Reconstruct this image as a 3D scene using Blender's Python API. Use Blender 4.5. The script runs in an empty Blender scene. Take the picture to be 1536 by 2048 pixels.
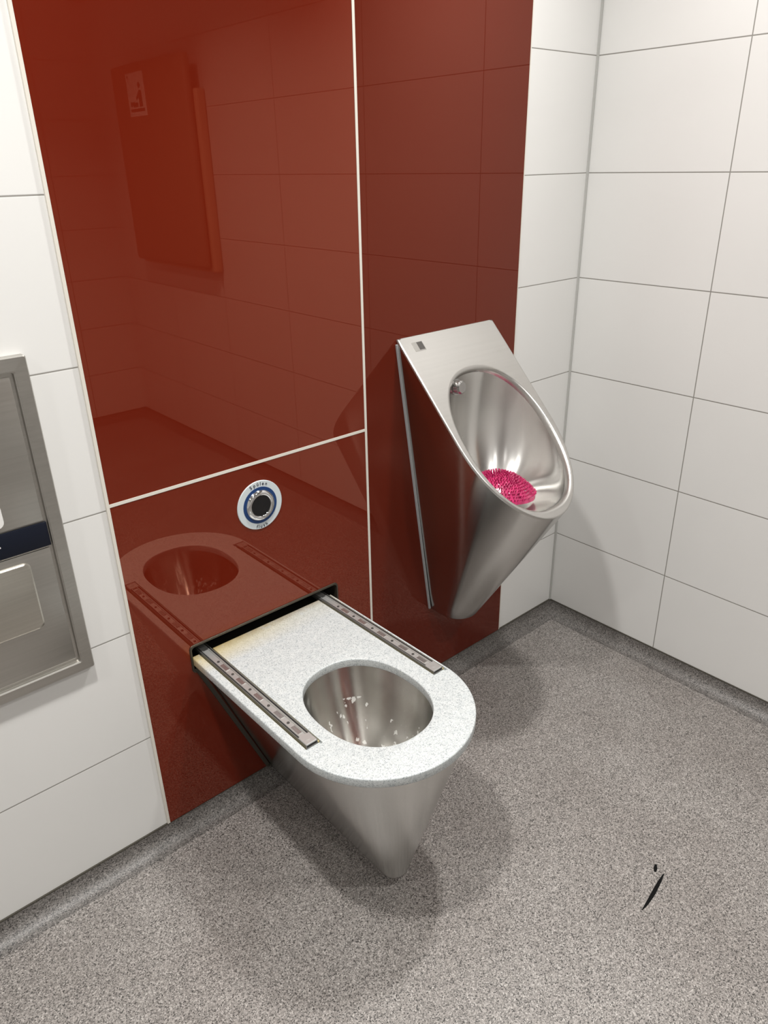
import bpy, bmesh, math, random
from mathutils import Vector, Matrix
random.seed(4)
sc=bpy.context.scene
try:
    sc.view_settings.view_transform='Standard'; sc.view_settings.look='None'
except Exception: pass
FZ=-0.03
# ---------------------------------------------------------------- materials
def newmat(n):
    m=bpy.data.materials.new(n); m.use_nodes=True
    nt=m.node_tree; b=nt.nodes['Principled BSDF']; return m,nt,b
def simple(n,col,rough=.5,metal=0.,coat=0,spec=None,ior=None):
    m,nt,b=newmat(n); b.inputs['Base Color'].default_value=(*col,1); b.inputs['Roughness'].default_value=rough; b.inputs['Metallic'].default_value=metal
    b.inputs['Coat Weight'].default_value=coat
    if ior: b.inputs['IOR'].default_value=ior
    if spec is not None: b.inputs['Specular IOR Level'].default_value=spec
    return m
def N(nt,t,**k):
    n=nt.nodes.new(t)
    for a,v in k.items(): setattr(n,a,v)
    return n
def M(nt,op,a,b=None,c=None,clamp=False):
    n=nt.nodes.new('ShaderNodeMath'); n.operation=op; n.use_clamp=clamp
    for i,v in enumerate((a,b,c)):
        if v is None: continue
        if isinstance(v,(int,float)): n.inputs[i].default_value=v
        else: nt.links.new(v,n.inputs[i])
    return n.outputs[0]
def mixc(nt,f,a,b):
    n=nt.nodes.new('ShaderNodeMix'); n.data_type='RGBA'
    if isinstance(f,(int,float)): n.inputs[0].default_value=f
    else: nt.links.new(f,n.inputs[0])
    for i,v in ((6,a),(7,b)):
        if isinstance(v,tuple): n.inputs[i].default_value=(*v,1)
        else: nt.links.new(v,n.inputs[i])
    return n.outputs[2]
def bump(nt,b,h,strength,dist=.001):
    n=nt.nodes.new('ShaderNodeBump'); n.inputs['Strength'].default_value=strength; n.inputs['Distance'].default_value=dist
    nt.links.new(h,n.inputs['Height']); nt.links.new(n.outputs[0],b.inputs['Normal'])
def objc(nt): return N(nt,'ShaderNodeTexCoord').outputs['Object']
def noise(nt,vec,scale,detail=2,rough=.5):
    n=N(nt,'ShaderNodeTexNoise'); n.inputs['Scale'].default_value=scale; n.inputs['Detail'].default_value=detail; n.inputs['Roughness'].default_value=rough
    nt.links.new(vec,n.inputs['Vector']); return n.outputs['Fac']
def mapping(nt,vec,scale):
    n=N(nt,'ShaderNodeMapping'); n.inputs['Scale'].default_value=scale; nt.links.new(vec,n.inputs['Vector']); return n.outputs[0]
def ramp(nt,f,stops):
    n=N(nt,'ShaderNodeValToRGB'); e=n.color_ramp.elements
    while len(e)<len(stops): e.new(.5)
    for el,(p,c) in zip(e,stops): el.position=p; el.color=(*c,1)
    nt.links.new(f,n.inputs[0]); return n.outputs[0]
def mult(nt,a,b):
    n=N(nt,'ShaderNodeMix'); n.data_type='RGBA'; n.blend_type='MULTIPLY'; n.inputs[0].default_value=1
    for i,v in ((6,a),(7,b)):
        if isinstance(v,tuple): n.inputs[i].default_value=(*v,1)
        else: nt.links.new(v,n.inputs[i])
    return n.outputs[2]
def tile_mat(name,axis,off,W=.6,gw=.0013,gc=(.24,.23,.21)):
    m,nt,b=newmat(name); oc=objc(nt); s=N(nt,'ShaderNodeSeparateXYZ'); nt.links.new(oc,s.inputs[0])
    u=s.outputs[axis]; z=s.outputs[2]
    def dist(v,o,w):
        t=M(nt,'DIVIDE',M(nt,'SUBTRACT',v,o),w); f=M(nt,'FRACT',t)
        return M(nt,'MULTIPLY',M(nt,'MINIMUM',f,M(nt,'SUBTRACT',1.0,f)),w)
    d=M(nt,'MINIMUM',dist(z,0.0,.3),dist(u,off,W))
    g=M(nt,'LESS_THAN',d,gw)
    big=noise(nt,oc,3.0,2)
    tilec=mixc(nt,big,(.655,.65,.635),(.695,.69,.675))
    col=mixc(nt,g,tilec,gc)
    nt.links.new(col,b.inputs['Base Color'])
    nt.links.new(M(nt,'ADD',M(nt,'MULTIPLY',g,.4),.36),b.inputs['Roughness'])
    prof=M(nt,'MINIMUM',M(nt,'DIVIDE',d,.0025),1.0)
    h=M(nt,'ADD',prof,M(nt,'MULTIPLY',noise(nt,oc,160,2),.10))
    bump(nt,b,h,.3,.001)
    return m
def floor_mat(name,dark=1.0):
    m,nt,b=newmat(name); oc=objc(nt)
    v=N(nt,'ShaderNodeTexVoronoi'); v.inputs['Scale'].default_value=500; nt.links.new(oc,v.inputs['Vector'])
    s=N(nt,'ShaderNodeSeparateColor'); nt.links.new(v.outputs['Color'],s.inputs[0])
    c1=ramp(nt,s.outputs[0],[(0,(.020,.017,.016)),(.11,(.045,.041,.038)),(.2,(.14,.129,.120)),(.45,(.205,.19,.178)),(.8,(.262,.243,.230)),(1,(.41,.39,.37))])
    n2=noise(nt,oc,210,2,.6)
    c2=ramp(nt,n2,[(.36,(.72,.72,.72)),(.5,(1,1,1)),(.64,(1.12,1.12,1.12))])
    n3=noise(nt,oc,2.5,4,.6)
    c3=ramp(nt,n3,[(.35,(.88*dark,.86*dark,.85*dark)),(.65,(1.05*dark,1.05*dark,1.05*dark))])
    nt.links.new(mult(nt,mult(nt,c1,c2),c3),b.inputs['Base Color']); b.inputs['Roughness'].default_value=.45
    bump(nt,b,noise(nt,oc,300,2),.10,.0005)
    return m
def steel(name,scale,base=(.60,.585,.56),rough=.25,var=.10,cv=.10,aniso=0,rot=.25):
    m,nt,b=newmat(name); oc=objc(nt)
    n=noise(nt,mapping(nt,oc,scale),1.0,2,.5)
    b.inputs['Metallic'].default_value=1
    nt.links.new(mixc(nt,n,tuple(c*(1-cv) for c in base),tuple(c*(1+cv) for c in base)),b.inputs['Base Color'])
    nt.links.new(M(nt,'ADD',M(nt,'MULTIPLY',n,var),rough-var/2),b.inputs['Roughness'])
    if aniso:
        t=N(nt,'ShaderNodeTangent'); t.direction_type='RADIAL'; t.axis='Z'
        nt.links.new(t.outputs[0],b.inputs['Tangent']); b.inputs['Anisotropic'].default_value=aniso; b.inputs['Anisotropic Rotation'].default_value=rot
    return m
MT_B=tile_mat('white_tile_back',0,-1.585)
MT_R=tile_mat('white_tile_side',1,-.435,gw=.0015)
MT_F=tile_mat('white_tile_front',0,-.35,gw=.0020)
MF=floor_mat('speckled_vinyl')
MFC=floor_mat('speckled_vinyl_cove_shaded',.58)  # same vinyl as the floor, with the cove's shade painted into its colour
def glass_red(name,ior,base,tint=(1,.60,.45,1)):
    m,nt,b=newmat(name)
    b.inputs['Base Color'].default_value=(*base,1); b.inputs['Roughness'].default_value=.0; b.inputs['IOR'].default_value=ior
    b.inputs['Specular Tint'].default_value=tint
    return m
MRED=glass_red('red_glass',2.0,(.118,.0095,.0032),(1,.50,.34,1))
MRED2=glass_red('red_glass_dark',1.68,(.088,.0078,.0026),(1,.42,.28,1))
MJ=simple('cream_sealant',(.62,.59,.53),.5)
MSV=steel('brushed_steel_body',(40,40,3),base=(.60,.59,.57),rough=.20,var=.03,cv=.03,aniso=.8)
MSF=steel('brushed_steel_face',(3,150,150),base=(.56,.55,.53),rough=.30,cv=.05)
MSB=steel('steel_bowl',(12,12,4),base=(.72,.71,.69),rough=.22,var=.03,cv=.03,aniso=.7)
MSD=steel('brushed_steel_panel',(5,200,200),base=(.48,.465,.435),rough=.36)
MCH=simple('chrome',(.75,.75,.76),.08,1)
MNZ=simple('nozzle_metal',(.40,.39,.38),.22,1)
MZN=simple('zinc_rail',(.24,.235,.225),.38,.7)
MZ2=simple('zinc_rail_inner',(.56,.555,.54),.36,.7)
MZ3=simple('zinc_clip',(.66,.65,.63),.25,.9)
MBP=simple('black_plastic',(.006,.006,.007),.15)
MDK=simple('dark_gasket',(.045,.04,.03),.5)
MRV=simple('rivet_steel',(.10,.095,.09),.4,.6)
MNV=simple('navy_print',(.008,.012,.03),.5)
MBL=simple('blue_ring',(.006,.035,.13),.3)
MPL=simple('pale_plate',(.52,.565,.585),.35)
MWP=simple('white_plastic',(.70,.69,.67),.4)
MGP=simple('beige_plastic',(.30,.18,.12),.45)
MGS=simple('beige_plastic_side',(.62,.40,.27),.45)
MBG=simple('badge_dark',(.07,.065,.06),.4,.3)
MBG2=simple('badge_light',(.36,.35,.33),.45,.8)
MGL=simple('yellow_glue',(.42,.36,.17),.5)
def stone():
    m,nt,b=newmat('speckled_mineral'); oc=objc(nt)
    v=N(nt,'ShaderNodeTexVoronoi'); v.inputs['Scale'].default_value=560; nt.links.new(oc,v.inputs['Vector'])
    s=N(nt,'ShaderNodeSeparateColor'); nt.links.new(v.outputs['Color'],s.inputs[0])
    c=ramp(nt,s.outputs[0],[(0,(.23,.25,.26)),(.12,(.315,.34,.345)),(.25,(.425,.447,.45)),(.8,(.465,.488,.488)),(1,(.55,.57,.565))])
    n4=noise(nt,oc,60,3); c=mult(nt,c,ramp(nt,n4,[(.35,(.93,.94,.95)),(.6,(1,1,1))]))
    sp=N(nt,'ShaderNodeSeparateXYZ'); nt.links.new(oc,sp.inputs[0])
    ny=M(nt,'MULTIPLY',sp.outputs[1],-1.0)
    n=noise(nt,oc,16,4,.65)
    near=M(nt,'SUBTRACT',1.0,M(nt,'DIVIDE',ny,.085),clamp=True)
    f=M(nt,'MULTIPLY',near,M(nt,'MULTIPLY',M(nt,'SUBTRACT',n,.30,clamp=True),8.0,clamp=True),clamp=True)
    # stain is stronger towards the left rail
    lf=M(nt,'ADD',M(nt,'MULTIPLY',M(nt,'SUBTRACT',-1.15,sp.outputs[0]),3.0,clamp=True),.25,clamp=True)
    f=M(nt,'MULTIPLY',f,lf)
    f2=M(nt,'MULTIPLY',M(nt,'SUBTRACT',1.0,M(nt,'DIVIDE',ny,.03),clamp=True),noise(nt,oc,30,4,.65))
    c=mixc(nt,M(nt,'MULTIPLY',f,.9),c,(.46,.36,.13)); c=mixc(nt,f2,c,(.16,.09,.03))
    nt.links.new(c,b.inputs['Base Color']); b.inputs['Roughness'].default_value=.38
    return m
MST=stone()
def stained():
    m,nt,b=newmat('stained_steel'); oc=objc(nt)
    n=noise(nt,mapping(nt,oc,(50,50,5)),1.0,2,.5)
    st=noise(nt,mapping(nt,oc,(85,85,50)),1.0,2,.5)
    reg=noise(nt,oc,10,1)
    low=N(nt,'ShaderNodeSeparateXYZ'); nt.links.new(oc,low.inputs[0])
    g=M(nt,'MULTIPLY',M(nt,'GREATER_THAN',M(nt,'ADD',st,M(nt,'MULTIPLY',reg,.3)),.815),M(nt,'LESS_THAN',low.outputs[2],.37))
    wide=noise(nt,oc,9,2,.5)
    base=ramp(nt,wide,[(.35,(.60,.585,.55)),(.5,(.70,.69,.66)),(.65,(.78,.77,.75))])
    nt.links.new(mixc(nt,g,base,(.66,.66,.63)),b.inputs['Base Color'])
    nt.links.new(M(nt,'SUBTRACT',1.0,M(nt,'MULTIPLY',g,.6)),b.inputs['Metallic'])
    nt.links.new(M(nt,'ADD',M(nt,'MULTIPLY',n,.06),.15),b.inputs['Roughness'])
    t=N(nt,'ShaderNodeTangent'); t.direction_type='RADIAL'; t.axis='Z'
    nt.links.new(t.outputs[0],b.inputs['Tangent']); b.inputs['Anisotropic'].default_value=.6; b.inputs['Anisotropic Rotation'].default_value=.25
    return m
MSI=stained()
def pink():
    m,nt,b=newmat('pink_gel'); oc=objc(nt); n=noise(nt,oc,60,2)
    nt.links.new(ramp(nt,n,[(.35,(.27,.010,.065)),(.62,(.47,.035,.13))]),b.inputs['Base Color']); b.inputs['Roughness'].default_value=.2
    return m
MPK=pink()
# ---------------------------------------------------------------- helpers
def link(o,parent=None):
    sc.collection.objects.link(o)
    if parent: o.parent=parent; o.matrix_parent_inverse=Matrix.Translation(parent.location).inverted()
    return o
def mk(name,verts,faces,mat,parent=None,smooth=False,autos=None):
    me=bpy.data.meshes.new(name); me.from_pydata([tuple(v) for v in verts],[],faces); me.update()
    bm=bmesh.new(); bm.from_mesh(me); bmesh.ops.remove_doubles(bm,verts=bm.verts,dist=1e-6); bmesh.ops.recalc_face_normals(bm,faces=bm.faces); bm.to_mesh(me); bm.free()
    if smooth:
        for p in me.polygons: p.use_smooth=True
    o=bpy.data.objects.new(name,me); me.materials.append(mat); link(o,parent)
    if autos:
        for p in me.polygons: p.use_smooth=True
        me.set_sharp_from_angle(angle=math.radians(autos))
    return o
def bm_obj(name,bm,mat,parent=None,sm=None):
    me=bpy.data.meshes.new(name); bmesh.ops.recalc_face_normals(bm,faces=bm.faces); bm.to_mesh(me); bm.free()
    me.materials.append(mat)
    if sm:
        for p in me.polygons: p.use_smooth=True
        me.set_sharp_from_angle(angle=math.radians(sm))
    o=bpy.data.objects.new(name,me); return link(o,parent)
def addbox(bm,a,b,bev=0,seg=2):
    r=bmesh.ops.create_cube(bm,size=1)['verts']
    for v in r:
        v.co=Vector([(a[i]+b[i])/2+v.co[i]*(b[i]-a[i]) for i in range(3)])
    if bev:
        es=list({e for v in r for e in v.link_edges})
        bmesh.ops.bevel(bm,geom=es,offset=bev,segments=seg,affect='EDGES',profile=.5)
def box(name,a,b,mat,parent=None,bev=0,seg=2):
    a,b=[min(p,q) for p,q in zip(a,b)],[max(p,q) for p,q in zip(a,b)]
    bm=bmesh.new(); addbox(bm,a,b,bev,seg); return bm_obj(name,bm,mat,parent,40 if bev else None)
def empty(name,loc,label,cat):
    o=bpy.data.objects.new(name,None); o.location=loc; o.empty_display_size=.05; link(o); o['label']=label; o['category']=cat; return o
def boolean(o,cutter):
    md=o.modifiers.new('b','BOOLEAN'); md.operation='DIFFERENCE'; md.object=cutter; md.solver='EXACT'
    dg=bpy.context.evaluated_depsgraph_get(); me=bpy.data.meshes.new_from_object(o.evaluated_get(dg))
    o.modifiers.clear(); o.data=me; bpy.data.objects.remove(cutter)
def structure(o): o['kind']='structure'; return o
def loft(rings,cap0=True,cap1=True):
    V=[];F=[];n=len(rings[0])
    for r in rings: V+=list(r)
    for i in range(len(rings)-1):
        for j in range(n):
            k=(j+1)%n; F.append((i*n+j,i*n+k,(i+1)*n+k,(i+1)*n+j))
    if cap0: F.append(tuple(range(n)))
    if cap1: F.append(tuple(range((len(rings)-1)*n,len(rings)*n)))
    return V,F
def cyl(bm,c,axis,r,h,seg=32,r2=None,bev=0):
    q=Vector(axis).normalized().to_track_quat('Z','Y').to_matrix().to_4x4()
    bmesh.ops.create_cone(bm,cap_ends=True,segments=seg,radius1=r,radius2=r if r2 is None else r2,depth=h,matrix=Matrix.Translation(c)@q)
# ---------------------------------------------------------------- room
CE=2.6; XL=-3.7; YB=-3.5
wb=structure(box('wall_back',(XL-.1,0,FZ-.1),(.1,.12,CE+.1),MT_B))
SX0,SX1,SZ0,SZ1=-1.456,-1.014,.425,.498
boolean(wb,box('cut',(SX0,-.05,SZ0),(SX1,.10,SZ1),MDK))
structure(box('wall_right',(0,YB-.1,FZ-.1),(.1,0,CE+.1),MT_R))
structure(box('wall_front',(XL-.1,YB-.1,FZ-.1),(0,YB,CE+.1),MT_F))
structure(box('wall_left',(XL-.1,YB,FZ-.1),(XL,0,CE+.1),MT_R))
structure(box('floor',(XL,YB,FZ-.1),(0,0,FZ),MF))
structure(box('ceiling',(XL,YB,CE),(0,0,CE+.1),simple('ceiling_white',(.6,.6,.59),.8)))
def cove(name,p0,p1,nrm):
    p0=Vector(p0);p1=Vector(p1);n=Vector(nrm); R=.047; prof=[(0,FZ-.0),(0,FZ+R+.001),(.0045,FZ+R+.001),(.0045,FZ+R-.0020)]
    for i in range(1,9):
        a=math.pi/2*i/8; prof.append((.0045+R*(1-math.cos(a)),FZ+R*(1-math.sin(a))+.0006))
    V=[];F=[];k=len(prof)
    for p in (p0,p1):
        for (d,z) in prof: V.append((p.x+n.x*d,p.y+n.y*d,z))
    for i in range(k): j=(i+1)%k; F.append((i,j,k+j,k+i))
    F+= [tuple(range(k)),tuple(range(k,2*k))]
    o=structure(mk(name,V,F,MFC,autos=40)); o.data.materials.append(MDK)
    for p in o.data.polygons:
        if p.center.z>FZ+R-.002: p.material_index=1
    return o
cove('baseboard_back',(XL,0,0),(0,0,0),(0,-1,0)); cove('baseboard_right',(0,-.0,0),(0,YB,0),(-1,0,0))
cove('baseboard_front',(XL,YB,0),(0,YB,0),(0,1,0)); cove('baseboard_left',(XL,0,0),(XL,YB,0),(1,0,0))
# red glass panels
XA,XM,XC=-1.585,-.8915,-.3015; ZJ=.910; ZB=.018
def panel(x0,x1,z0,z1,label,mat=None):
    o=box('wall_panel',(x0,-.005,z0),(x1,-.0002,z1),mat or MRED); o['label']=label; o['category']='wall panel'; o['group']='red glass wall panels'; return o
j=.0035
p1=panel(XA+j,XM-j,ZJ+j,CE-.002,'large glossy dark red glass panel above the toilet')
p2=panel(XA+j,XM-j,ZB,ZJ-j,'low glossy dark red glass panel behind the toilet')
boolean(p2,box('cut',(SX0,-.05,SZ0),(SX1,.05,SZ1),MDK))
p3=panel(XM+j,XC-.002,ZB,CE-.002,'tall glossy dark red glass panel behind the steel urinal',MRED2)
structure(box('trim_1',(XA-.003,-.006,ZB),(XA+j,-.0001,CE-.002),MJ))
structure(box('trim_2',(XM-j,-.006,ZB),(XM+j,-.0001,CE-.002),MJ))
structure(box('trim_3',(XA+j,-.006,ZJ-j),(XM-j,-.0001,ZJ+j),MJ))
structure(box('trim_4',(XC-.002,-.005,ZB),(XC+.002,-.0001,CE-.002),MJ))
structure(box('trim_5',(-.006,-.006,ZB),(-.0001,-.0001,CE-.002),simple('corner_sealant',(.42,.42,.40),.5)))
# ---------------------------------------------------------------- toilet
TX=-1.243
T=empty('toilet',(TX,-.02,FZ),'wall-hung stainless steel toilet with speckled seat plate and slide rails','toilet')
def ushape(cx,w,front,yb,z,n=48,ex=2.0):
    pts=[]; yc=front+w
    for i in range(8): pts.append((cx-w,yb+(yc-yb)*i/8,z))
    for i in range(n+1):
        a=math.pi+math.pi*i/n; pts.append((cx+w*math.cos(a),yc+w*math.sin(a),z))
    for i in range(1,9): pts.append((cx+w,yc+(yb-yc)*i/8,z))
    for i in range(1,12): pts.append((cx+w-2*w*i/12,yb,z))
    return pts
YT=-.007
rings=[]
tz=.444
BW0=.036;BF=-.522;BZ0=.003
for k in range(5):
    a=math.pi/2*k/4; rr=.024
    ins=rr*(1-math.sin(a))
    rings.append(ushape(TX,BW0-ins,BF+ins,YT,BZ0+rr*(1-math.cos(a))*.8))
z1=BZ0+.024*.8
for k in range(1,13):
    t=k/12; rings.append(ushape(TX,BW0+(.200-BW0)*t,BF+(-.643-BF)*t,YT,z1+(tz-z1)*t))
def ell(cx,cy,a,b,z,src,ex=2.2):
    out=[]
    for p in src:
        th=math.atan2((p[1]-cy)/b,(p[0]-cx)/a); c,s=math.cos(th),math.sin(th)
        r=(abs(c)**ex+abs(s)**ex)**(-1/ex); out.append((cx+a*r*c,cy+b*r*s,z))
    return out
src=rings[-1]; HC=(TX-.001,-.407)
bowl=[ell(*HC,.130,.162,tz,src)]
for k in range(1,15):
    t=k/14; a=.130*(1-t)+.030*t; b=.162*(1-t)+.036*t; bulge=math.sin(math.pi*t)*.010
    bowl.append(ell(HC[0],HC[1]-.005*t,a+bulge,b+bulge,tz-(tz-.17)*t**.9,src))
V,F=loft(rings,cap0=True,cap1=False); outer=mk('steel_body',V,F,MSV,T,autos=50)
V,F=loft([src]+bowl,cap0=False,cap1=True); mk('steel_bowl',V,F,MSI,T,autos=60)
def outline_curve(splines,z0,z1,bev,name,mat,parent):
    cu=bpy.data.curves.new(name,'CURVE'); cu.dimensions='2D'; cu.fill_mode='BOTH'
    for s in splines:
        sp=cu.splines.new('POLY'); sp.points.add(len(s)-1); sp.use_cyclic_u=True
        for i,p in enumerate(s): sp.points[i].co=(p[0],p[1],0,1)
    cu.extrude=(z1-z0)/2-bev; cu.bevel_depth=bev; cu.bevel_resolution=2; cu.offset=-bev
    o=bpy.data.objects.new(name,cu); sc.collection.objects.link(o); bpy.context.view_layer.update()
    dg=bpy.context.evaluated_depsgraph_get(); me=bpy.data.meshes.new_from_object(o.evaluated_get(dg))
    bpy.data.objects.remove(o)
    for v in me.vertices: v.co.z+=(z0+z1)/2
    bm=bmesh.new(); bm.from_mesh(me); bmesh.ops.remove_doubles(bm,verts=bm.verts,dist=1e-5); bmesh.ops.recalc_face_normals(bm,faces=bm.faces); bm.to_mesh(me); bm.free()
    me.materials.clear(); me.materials.append(mat)
    for p in me.polygons: p.use_smooth=True
    me.set_sharp_from_angle(angle=math.radians(35))
    ob=bpy.data.objects.new(name,me); return link(ob,parent)
pl0,pl1=.446,.468
out=[(p[0],p[1]) for p in ushape(TX,.212,-.655,-.001,0,64)]
hole=[]
for i in range(80):
    th=2*math.pi*i/80; c,s=math.cos(th),math.sin(th); ex=2.25; r=(abs(c)**ex+abs(s)**ex)**(-1/ex)
    hole.append((HC[0]+.125*r*c,HC[1]+.155*r*s))
plate=outline_curve([out,hole],pl0,pl1,.003,'seat_plate',MST,T)
plate['label']='speckled pale stone seat plate with large oval opening'
RX=[(-1.417,-.438),(-1.056,-.441)]
for rx,ye in RX:
    g=box('cut',(rx-.019,ye-.011,pl1-.007),(rx+.019,.05,pl1+.02),MST); boolean(plate,g)
def rail(rx,yend):
    z=pl1-.0068
    bm=bmesh.new(); w=.0145
    addbox(bm,(rx-w,yend,z),(rx+w,.035,z+.002))
    addbox(bm,(rx-w,yend,z),(rx-w+.002,.035,z+.0105),.0006,1)
    addbox(bm,(rx+w-.002,yend,z),(rx+w,.035,z+.0105),.0006,1)
    r=bm_obj('slide_rail',bm,MZN,T,30); r['label']='zinc-plated telescopic slide rail'
    bm=bmesh.new(); w=.0092
    addbox(bm,(rx-w,yend+.012,z+.003),(rx+w,.03,z+.0070),.0006,1)
    addbox(bm,(rx-w,yend+.012,z+.004),(rx-w+.0025,.03,z+.0102),.0006,1)
    addbox(bm,(rx+w-.0025,yend+.012,z+.004),(rx+w,.03,z+.0102),.0006,1)
    bm_obj('inner_track',bm,MZ2,r,30)
    bm=bmesh.new(); addbox(bm,(rx-.0135,yend+.001,z+.007),(rx+.0135,yend+.030,z+.0115),.001,1); cyl(bm,(rx,yend+.015,z+.0118),(0,0,1),.0048,.001,16)
    bm_obj('end_stop',bm,MZ2,r,30)
    for q in (.085,.16,.235,.31,.375):
        bm=bmesh.new(); cyl(bm,(rx,yend+q,z+.0076),(0,0,1),.0033,.0018,14); bm_obj('rivet',bm,MRV,r,30)
    for q in (.055,.12,.2,.275,.345):
        bm=bmesh.new(); addbox(bm,(rx-.0050,yend+q-.014,z+.0066),(rx+.0050,yend+q+.014,z+.0084),.0003,1); bm_obj('spring_clip',bm,MZ3,r,30)
    bm=bmesh.new(); addbox(bm,(rx+.0152,yend,z-.0003),(rx+.0186,-.01,z+.0035)); addbox(bm,(rx-.0186,yend,z-.0003),(rx-.0152,-.01,z+.0012))
    bm_obj('glue_strip',bm,MGL,r)
for rx,ye in RX: rail(rx,ye)
def rrect(x0,x1,z0,z1,r,n=6):
    pts=[]
    for cx,cz,a0 in ((x1-r,z1-r,0),(x0+r,z1-r,90),(x0+r,z0+r,180),(x1-r,z0+r,270)):
        for i in range(n+1):
            a=math.radians(a0+90*i/n); pts.append((cx+r*math.cos(a),cz+r*math.sin(a)))
    return pts
o1=rrect(SX0-.004,SX1+.004,SZ0-.002,SZ1+.004,.012); i1=rrect(SX0+.002,SX1-.002,SZ0+.003,SZ1-.002,.008)
rg=[[(x,-.005,z) for x,z in o1],[(x,-.0085,z) for x,z in rrect(SX0-.003,SX1+.003,SZ0-.001,SZ1+.003,.011)],[(x,-.0085,z) for x,z in rrect(SX0+.001,SX1-.001,SZ0+.002,SZ1-.001,.009)],[(x,-.002,z) for x,z in i1],[(x,.09,z) for x,z in i1]]
V,F=loft(rg,cap0=False,cap1=True); fr=mk('slot_frame',V,F,simple('slot_metal',(.07,.06,.045),.4,.6),T,autos=40)
def strip_poly(pts,w,y0,y1,name,mat,parent):
    bm=bmesh.new()
    for (x0,z0),(x1,z1) in zip(pts[:-1],pts[1:]):
        d=Vector((x1-x0,0,z1-z0)); L=d.length; d.normalize(); nn=Vector((-d.z,0,d.x))
        vs=[]
        for y in (y0,y1):
            for s,t in ((-1,0),(1,0),(1,1),(-1,1)):
                p=Vector((x0,y,z0))+d*(L*t)+nn*(w/2*s); vs.append(bm.verts.new(p))
        for f in ((0,1,2,3),(4,5,6,7),(0,1,5,4),(1,2,6,5),(2,3,7,6),(3,0,4,7)): bm.faces.new([vs[i] for i in f])
    return bm_obj(name,bm,mat,parent)
strip_poly([(TX-.206,.436),(TX-.042,.02),(TX+.042,.02),(TX+.206,.436)],.010,-.011,-.0052,'gasket',MDK,T)
# ---------------------------------------------------------------- urinal
UX=-.596
U=empty('urinal',(UX,-.02,FZ),'stainless steel wall-mounted urinal with slanted oval opening beside the corner','urinal')
ZT=1.136;K=1.03
UCY=-.243
OW=.185; YC=-.235; YF=-.419
def outer_r(th,w=OW,yf=YF,yc=YC,yb=-.0062):
    c,s=math.cos(th),math.sin(th)
    lo,hi=0,.6
    def inside(x,y):
        if y>yb or abs(x)>w: return False
        if y<yc: return (x/w)**2+((y-yc)/(yf-yc))**2<=1
        return True
    for _ in range(40):
        m=(lo+hi)/2
        if inside(m*c,UCY+m*s): lo=m
        else: hi=m
    return lo
def angset(w,yb):
    a=[2*math.pi*i/160 for i in range(160)]
    for sx in (-1,1):
        t=math.atan2(yb-UCY,sx*w)%(2*math.pi)
        j_=min(range(len(a)),key=lambda i:abs(a[i]-t)); a[j_]=t
    return a
A=angset(OW,-.0062)
NF=Vector((0,-K,1)).normalized()
def top_ring(inset,drop):
    r=[]
    for th in A:
        q=outer_r(th,OW-inset,YF+inset*.7,YC,-.0062-inset*.5)
        x,y=q*math.cos(th),UCY+q*math.sin(th)
        r.append(Vector((UX+x,y,ZT+K*y))-NF*drop)
    return r
def hole_ring(grow,drop):
    a,b=.158+grow,.148+grow*.7; ex=2.25; r=[]
    for th in A:
        c,s=math.cos(th)/a,math.sin(th)/b; q=(abs(c)**ex+abs(s)**ex)**(-1/ex)
        x,y=q*math.cos(th),UCY-.006+q*math.sin(th)
        r.append(Vector((UX+x,y,ZT+K*y))-NF*drop)
    return r
To=top_ring(0,.006)
BZ=.262;BW=.060;BX=.006
def botpt(p,inset=0,dz=0):
    x=(p.x-UX)/OW; y=p.y
    if y>YC:
        yy=-.0062+(y+.0062)/(YC+.0062)*(-.072+.0062); xx=x*BW
    else:
        f=(y-YC)/(YF-YC); yy=-.072-f*.060; xx=x*BW
    k=1-inset/BW
    return Vector((UX+BX+xx*k,-.0062+(yy+.0062)*k if inset else yy,BZ+dz))
B0=[botpt(p) for p in To]
rings=[]
rings.append([botpt(p,.030,-.017) for p in To]); rings.append([botpt(p,.012,-.013) for p in To]); rings.append([botpt(p,.004,-.006) for p in To])
for k in range(15):
    t=k/14; rings.append([b.lerp(p,t) for b,p in zip(B0,To)])
V,F=loft(rings,True,False); mk('steel_body',V,F,MSV,U,autos=50)
fr_=[To,top_ring(.0006,.0028),top_ring(.002,.0008),top_ring(.0042,0),top_ring(.0048,0),hole_ring(.0125,0),hole_ring(.0118,0),hole_ring(.009,.0006),hole_ring(.006,.002),hole_ring(.003,.005),hole_ring(.001,.010),hole_ring(0,.017)]
V,F=loft(fr_,False,False); mk('steel_rim',V,F,MSF,U,autos=50)
H0=hole_ring(0,.017); rr_=[H0]
bc=Vector((UX-.016,-.230,.700)); BR=.094
for k in range(1,19):
    t=k/18; row=[]
    for th,h in zip(A,H0):
        B=bc+Vector((BR*math.cos(th),BR*math.sin(th)*.95,0)); Mi=Vector((UX+(h.x-UX)*.95,h.y*.8+B.y*.2,h.z*.38+B.z*.62))
        if math.sin(th)>0: Mi.y+= .05*math.sin(th)
        row.append(h*(1-t)**2+Mi*2*t*(1-t)+B*t*t)
    rr_.append(row)
for s_,dz in ((.8,-.014),(.5,-.024),(.1,-.028)):
    rr_.append([bc+Vector((BR*s_*math.cos(th),BR*s_*math.sin(th)*.95,dz)) for th in A])
V,F=loft(rr_,False,True); mk('steel_bowl',V,F,MSB,U,autos=80)
PSL=simple('pale_seal',(.36,.37,.38),.4)
strip_poly([(UX-OW-.001,ZT-.022),(UX+BX-BW-.005,BZ)],.005,-.011,-.0052,'wall_seal',PSL,U)
strip_poly([(UX+OW+.001,ZT-.022),(UX+BX+BW+.005,BZ)],.005,-.011,-.0052,'wall_seal',PSL,U)
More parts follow.
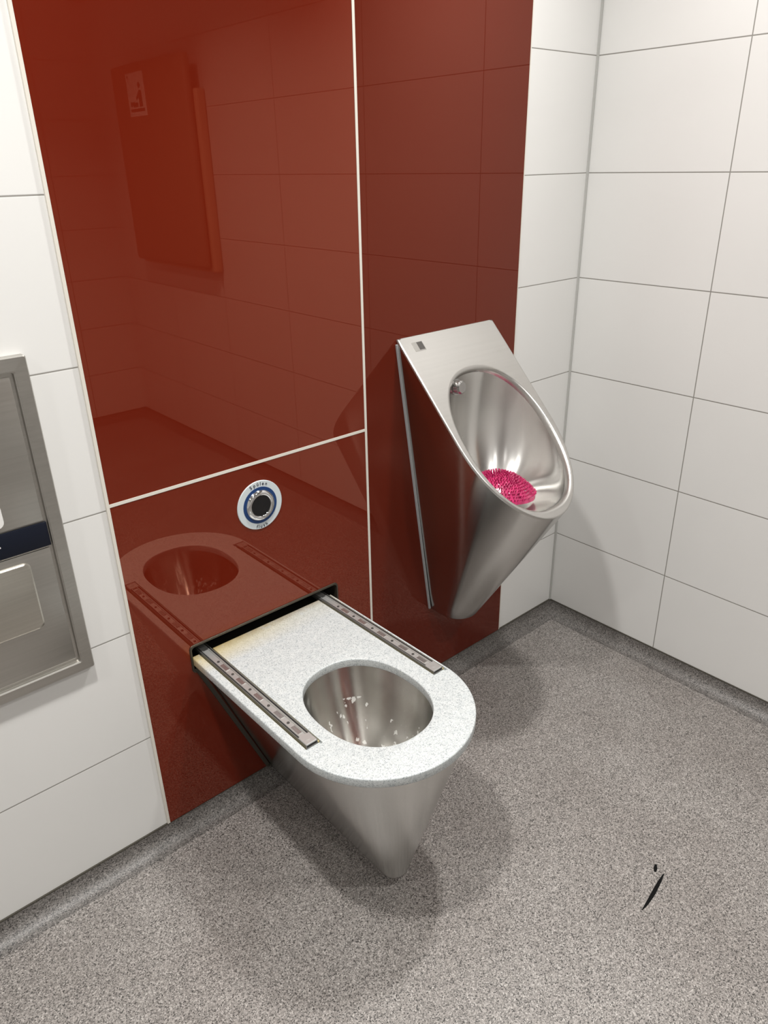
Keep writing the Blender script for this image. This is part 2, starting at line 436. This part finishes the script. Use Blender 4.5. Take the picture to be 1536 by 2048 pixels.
def faceplate(name,x0,x1,y0,y1,off,mat,parent):
    vs=[Vector((x,y,ZT+K*y))+NF*o for o in (.0,off) for x,y in ((x0,y0),(x1,y0),(x1,y1),(x0,y1))]
    return mk(name,vs,[(0,1,2,3),(4,5,6,7),(0,1,5,4),(1,2,6,5),(2,3,7,6),(3,0,4,7)],mat,parent)
b_=faceplate('badge_plate',-.744,-.706,-.040,-.021,.0005,MBG2,U)
faceplate('badge_square',-.727,-.708,-.038,-.022,.0009,MBG,b_)
nh=Vector((.05,-.90,.10)).normalized()
pc=Vector((UX-.066,-.100,.998))
bm=bmesh.new(); cyl(bm,pc+nh*.004,nh,.021,.010,32); cyl(bm,pc+nh*.016,nh,.018,.018,32); cyl(bm,pc+nh*.027,nh,.018,.004,32,r2=.014)
bm_obj('spray_nozzle',bm,MNZ,U,40)
# pink mat
mc=Vector((UX-.032,-.246,.732))
Rm=.097; NR=14
def mz(r): return .052*(1-(r/Rm)**2)
def mp(r,a,up=0):
    return Vector((mc.x+r*math.cos(a),mc.y+r*math.sin(a)*.95,mc.z+mz(r)+up-.13*r*math.cos(a)))
rows=[[mp(Rm*max(i,.02)/NR,2*math.pi*k/48) for k in range(48)] for i in range(NR+1)]
V,F=loft(rows+[[p-Vector((0,0,.006)) for p in rows[-1]]],True,True)
mat_o=mk('urinal_screen_mat',V,F,MPK,None,autos=60); mat_o['label']='bright pink bristled urinal screen mat lying in the steel urinal bowl'; mat_o['category']='urinal mat'
bm=bmesh.new()
for i in range(0,15):
    r=Rm*i/14.3; cnt=max(1,int(2*math.pi*r/.0082))
    for k in range(cnt):
        a=2*math.pi*(k+.5*(i%2))/cnt+random.uniform(-.03,.03)
        d=Vector((math.cos(a)*r/Rm*.9+random.uniform(-.2,.2),math.sin(a)*r/Rm*.9+random.uniform(-.2,.2),1)).normalized()
        h=random.uniform(.010,.014)
        cyl(bm,mp(r,a,.003),d,.0020,h,8,r2=.0013)
o=bm_obj('bristle',bm,MPK,mat_o,50); o['kind']='stuff'
# ---------------------------------------------------------------- flush button
FX,FZc=-1.2285,.802
B=empty('flush_button',(FX,-.006,FZc),'round flush button with pale plate, blue ring and chrome bezel','flush button')
def disc(name,r,y0,y1,mat,bev=.001,r_in=None,seg=64):
    a=[(math.cos(2*math.pi*i/seg),math.sin(2*math.pi*i/seg)) for i in range(seg)]
    def R(rad,y): return [(FX+rad*c,y,FZc+rad*s) for c,s in a]
    if r_in is None: V,F=loft([R(r,y0),R(r,y1+bev),R(r-bev,y1)],True,True)
    else:
        V,F=loft([R(r,y0),R(r,y1+bev),R(r-bev,y1),R(r_in+bev,y1),R(r_in,y1+bev),R(r_in,y0)],False,False)
    return mk(name,V,F,mat,B,autos=40)
disc('base_plate',.0622,-.005,-.0075,MPL)
disc('mounting_stem',.02,-.0001,-.006,MDK)
disc('blue_ring',.0465,-.0075,-.0083,MBL,.0003,.037)
a=[(math.cos(2*math.pi*i/64),math.sin(2*math.pi*i/64)) for i in range(64)]
rg=[]
for rad,y in ((.0390,-.0075),(.0385,-.010),(.0365,-.0130),(.0335,-.0148),(.0300,-.0152),(.0275,-.0145),(.0262,-.012)): rg.append([(FX+rad*c,y,FZc+rad*s) for c,s in a])
V,F=loft(rg,False,False); mk('chrome_bezel',V,F,MCH,B,smooth=True)
disc('sensor_lens',.0264,-.0080,-.0132,MBP)
def word(txt,radius,bottom,size,name,adv):
    bm=bmesh.new(); tot=sum(adv[c] for c in txt)
    pos=-tot/2
    for c in txt:
        mid=pos+adv[c]/2; pos+=adv[c]
        cu=bpy.data.curves.new('t','FONT'); cu.body=c; cu.size=size; cu.align_x='CENTER'; cu.extrude=.0002; cu.offset=.0001
        o=bpy.data.objects.new('t',cu); sc.collection.objects.link(o); bpy.context.view_layer.update()
        me=bpy.data.meshes.new_from_object(o.evaluated_get(bpy.context.evaluated_depsgraph_get())); bpy.data.objects.remove(o)
        if not bottom:
            th=math.pi/2-mid/radius; rot=th-math.pi/2
        else:
            th=-math.pi/2+mid/radius; rot=th+math.pi/2
        cr=math.cos(rot);sr=math.sin(rot)
        vm=[]
        for v in me.vertices:
            u,w=v.co.x,v.co.y
            X=radius*math.cos(th)+u*cr-w*sr; Z=radius*math.sin(th)+u*sr+w*cr
            vm.append(bm.verts.new((FX+X,-.0078-v.co.z,FZc+Z)))
        for p in me.polygons:
            try: bm.faces.new([vm[i] for i in p.vertices])
            except Exception: pass
    return bm_obj(name,bm,MNV,B)
adv={'S':.0096,'p':.0090,'ü':.0087,'l':.0052,'e':.0087,'n':.0087,'f':.0060,'u':.0088,'s':.0080,'h':.0087}
word('Spülen',.0503,False,.0122,'lettering',adv)
word('flush',.0590,True,.0122,'lettering',adv)
# ---------------------------------------------------------------- dispenser
DX1=-1.68;DX0=-2.04;DZ0=.566;DZ1=1.242
D=empty('hygiene_dispenser',((DX0+DX1)/2,-.01,DZ0),'brushed steel hygiene bag dispenser and bin in the tiled wall','dispenser')
def ringrect(x0,x1,z0,z1,y,r): return [(x,y,z) for x,z in rrect(x0,x1,z0,z1,r,4)]
def insetr(i,y,r=.004): return ringrect(DX0+i,DX1-i,DZ0+i,DZ1-i,y,max(.001,r))
V,F=loft([insetr(0,-.0001),insetr(0,-.014),insetr(.002,-.017),insetr(.024,-.020),insetr(.027,-.018),insetr(.028,-.011)],False,True)
mk('steel_frame',V,F,MSD,D,autos=30)
box('bin_panel',(DX0+.034,-.0105,DZ0+.036),(DX1-.034,-.015,.868),MSD,D,.0015)
box('upper_panel',(DX0+.034,-.0105,.926),(DX1-.034,-.015,DZ1-.034),MSD,D,.0015)
box('label_strip',(DX0+.034,-.0108,.872),(DX1-.030,-.0160,.922),simple('navy_label',(.004,.006,.014),.45,spec=.25),D,.001)
box('label_dash',(-1.83,-.0158,.8955),(-1.799,-.0164,.8985),MWP,D)
fl=mk('bin_flap',*loft([ringrect(-2.0,-1.757,.704,.852,-.0148,.012),ringrect(-2.0,-1.757,.704,.852,-.019,.012),ringrect(-1.997,-1.760,.707,.849,-.021,.011)],False,True),steel('flap_steel',(5,200,200),base=(.54,.52,.47),rough=.33),D,autos=30)
mk('paper_bag_outlet',*loft([ringrect(-1.93,-1.783,.935,.985,-.0148,.012),ringrect(-1.93,-1.783,.935,.985,-.018,.012)],False,True),MWP,D,autos=30)
# ---------------------------------------------------------------- changing table on the side wall
CT=empty('baby_changing_table',(-.04,-2.65,1.05),'folded beige baby changing table with pictogram sign on the tiled wall','changing table')
box('back_case',(-.050,-3.06,1.03),(-.0005,-2.215,1.88),MGS,CT,.010,3)
box('folding_bed',(-.095,-3.05,1.05),(-.051,-2.235,2.03),MGP,CT,.020,4)
SY0,SY1=-2.86,-2.66
sg=box('sign_plate',(-.0965,SY0,1.785),(-.0952,SY1,1.985),simple('sign_white',(.95,.95,.95),.4),CT)
MSG=simple('sign_black',(.02,.02,.02),.4)
PX0,PX1=-.0978,-.0966
def pic(name,bs,cs):
    bm=bmesh.new()
    for (y0,y1,za,zb) in bs: addbox(bm,(PX0,min(y0,y1),za),(PX1,max(y0,y1),zb))
    for (y,zc,r) in cs: cyl(bm,((PX0+PX1)/2,y,zc),(1,0,0),r,.0012,24)
    return bm_obj(name,bm,MSG,sg)
o_=SY0+2.90
pic('pictogram_table',[(-2.88+o_,-2.72+o_,1.806,1.820)],[])
pic('pictogram_infant',[],[(-2.864+o_,1.842,.012)])
pic('pictogram_body',[(-2.845+o_,-2.79+o_,1.828,1.848)],[(-2.838+o_,1.841,.012)])
def adult():
    bm=bmesh.new()
    pts=[(-2.775,1.828),(-2.735,1.828),(-2.738,1.90),(-2.760,1.905),(-2.805,1.870),(-2.800,1.858),(-2.772,1.872)]
    vs=[bm.verts.new((PX0,y+o_,z)) for y,z in pts]; f=bm.faces.new(vs)
    r=bmesh.ops.extrude_face_region(bm,geom=[f])
    for v in r['geom']:
        if isinstance(v,bmesh.types.BMVert): v.co.x=PX1
    return bm_obj('pictogram_adult',bm,MSG,sg)
adult()
pic('pictogram_head',[],[(-2.757+o_,1.925,.014)])
pic('pictogram_corner',[(-2.885+o_,-2.875+o_,1.960,1.973)],[])
# ---------------------------------------------------------------- scuff marks
MSC=simple('scuff_black',(.008,.008,.008),.9,spec=.02)
def scuff(name,pts,ws,label):
    n_=len(pts); bm=bmesh.new(); rw=[]
    for i,(x,y) in enumerate(pts):
        a_=pts[max(0,i-1)];b__=pts[min(n_-1,i+1)]; d=Vector((b__[0]-a_[0],b__[1]-a_[1])).normalized(); nn=Vector((-d.y,d.x))*ws[i]
        rw.append([bm.verts.new(q) for q in ((x+nn.x,y+nn.y,FZ+.0001),(x+nn.x,y+nn.y,FZ+.0012),(x-nn.x,y-nn.y,FZ+.0012),(x-nn.x,y-nn.y,FZ+.0001))])
    for p,q in zip(rw[:-1],rw[1:]):
        for k in range(4): bm.faces.new((p[k],p[(k+1)%4],q[(k+1)%4],q[k]))
    bm.faces.new(rw[0]); bm.faces.new(rw[-1])
    o=bm_obj(name,bm,MSC); o['label']=label; o['category']='scuff mark'; return o
scuff('scuff_mark',[(-.752,-.914),(-.775,-.918),(-.805,-.923),(-.830,-.927),(-.855,-.930),(-.876,-.931)],[.0010,.0034,.0044,.0042,.0030,.0008],'long curved black scuff mark on the speckled floor')
scuff('scuff_mark',[(-.742,-.887),(-.752,-.892),(-.762,-.897)],[.0020,.0045,.0025],'small black speck on the speckled floor')
# ---------------------------------------------------------------- lights
def disc_light(x,y,e,size=.12,spread=130):
    l=bpy.data.lights.new('downlight','AREA'); l.shape='DISK'; l.size=size; l.energy=e; l.color=(1,.98,.945); l.spread=math.radians(spread)
    o=bpy.data.objects.new('downlight',l); o.location=(x,y,CE-.02); sc.collection.objects.link(o)
for x,y,e in ((-.62,-.55,18),(-1.85,-.64,22),(-3.1,-.62,9),(-.95,-1.85,16),(-1.9,-2.7,11),(-3.1,-2.2,7)): disc_light(x,y,e)
# ---------------------------------------------------------------- camera
c=bpy.data.cameras.new('camera'); co=bpy.data.objects.new('camera',c); sc.collection.objects.link(co)
co.location=(-2.069,-1.4291,1.539); co.rotation_euler=(1.1321,.0188,-.723)
c.sensor_fit='HORIZONTAL'; c.sensor_width=36; c.lens=1489.16/1536*36; c.clip_start=.02
sc.camera=co
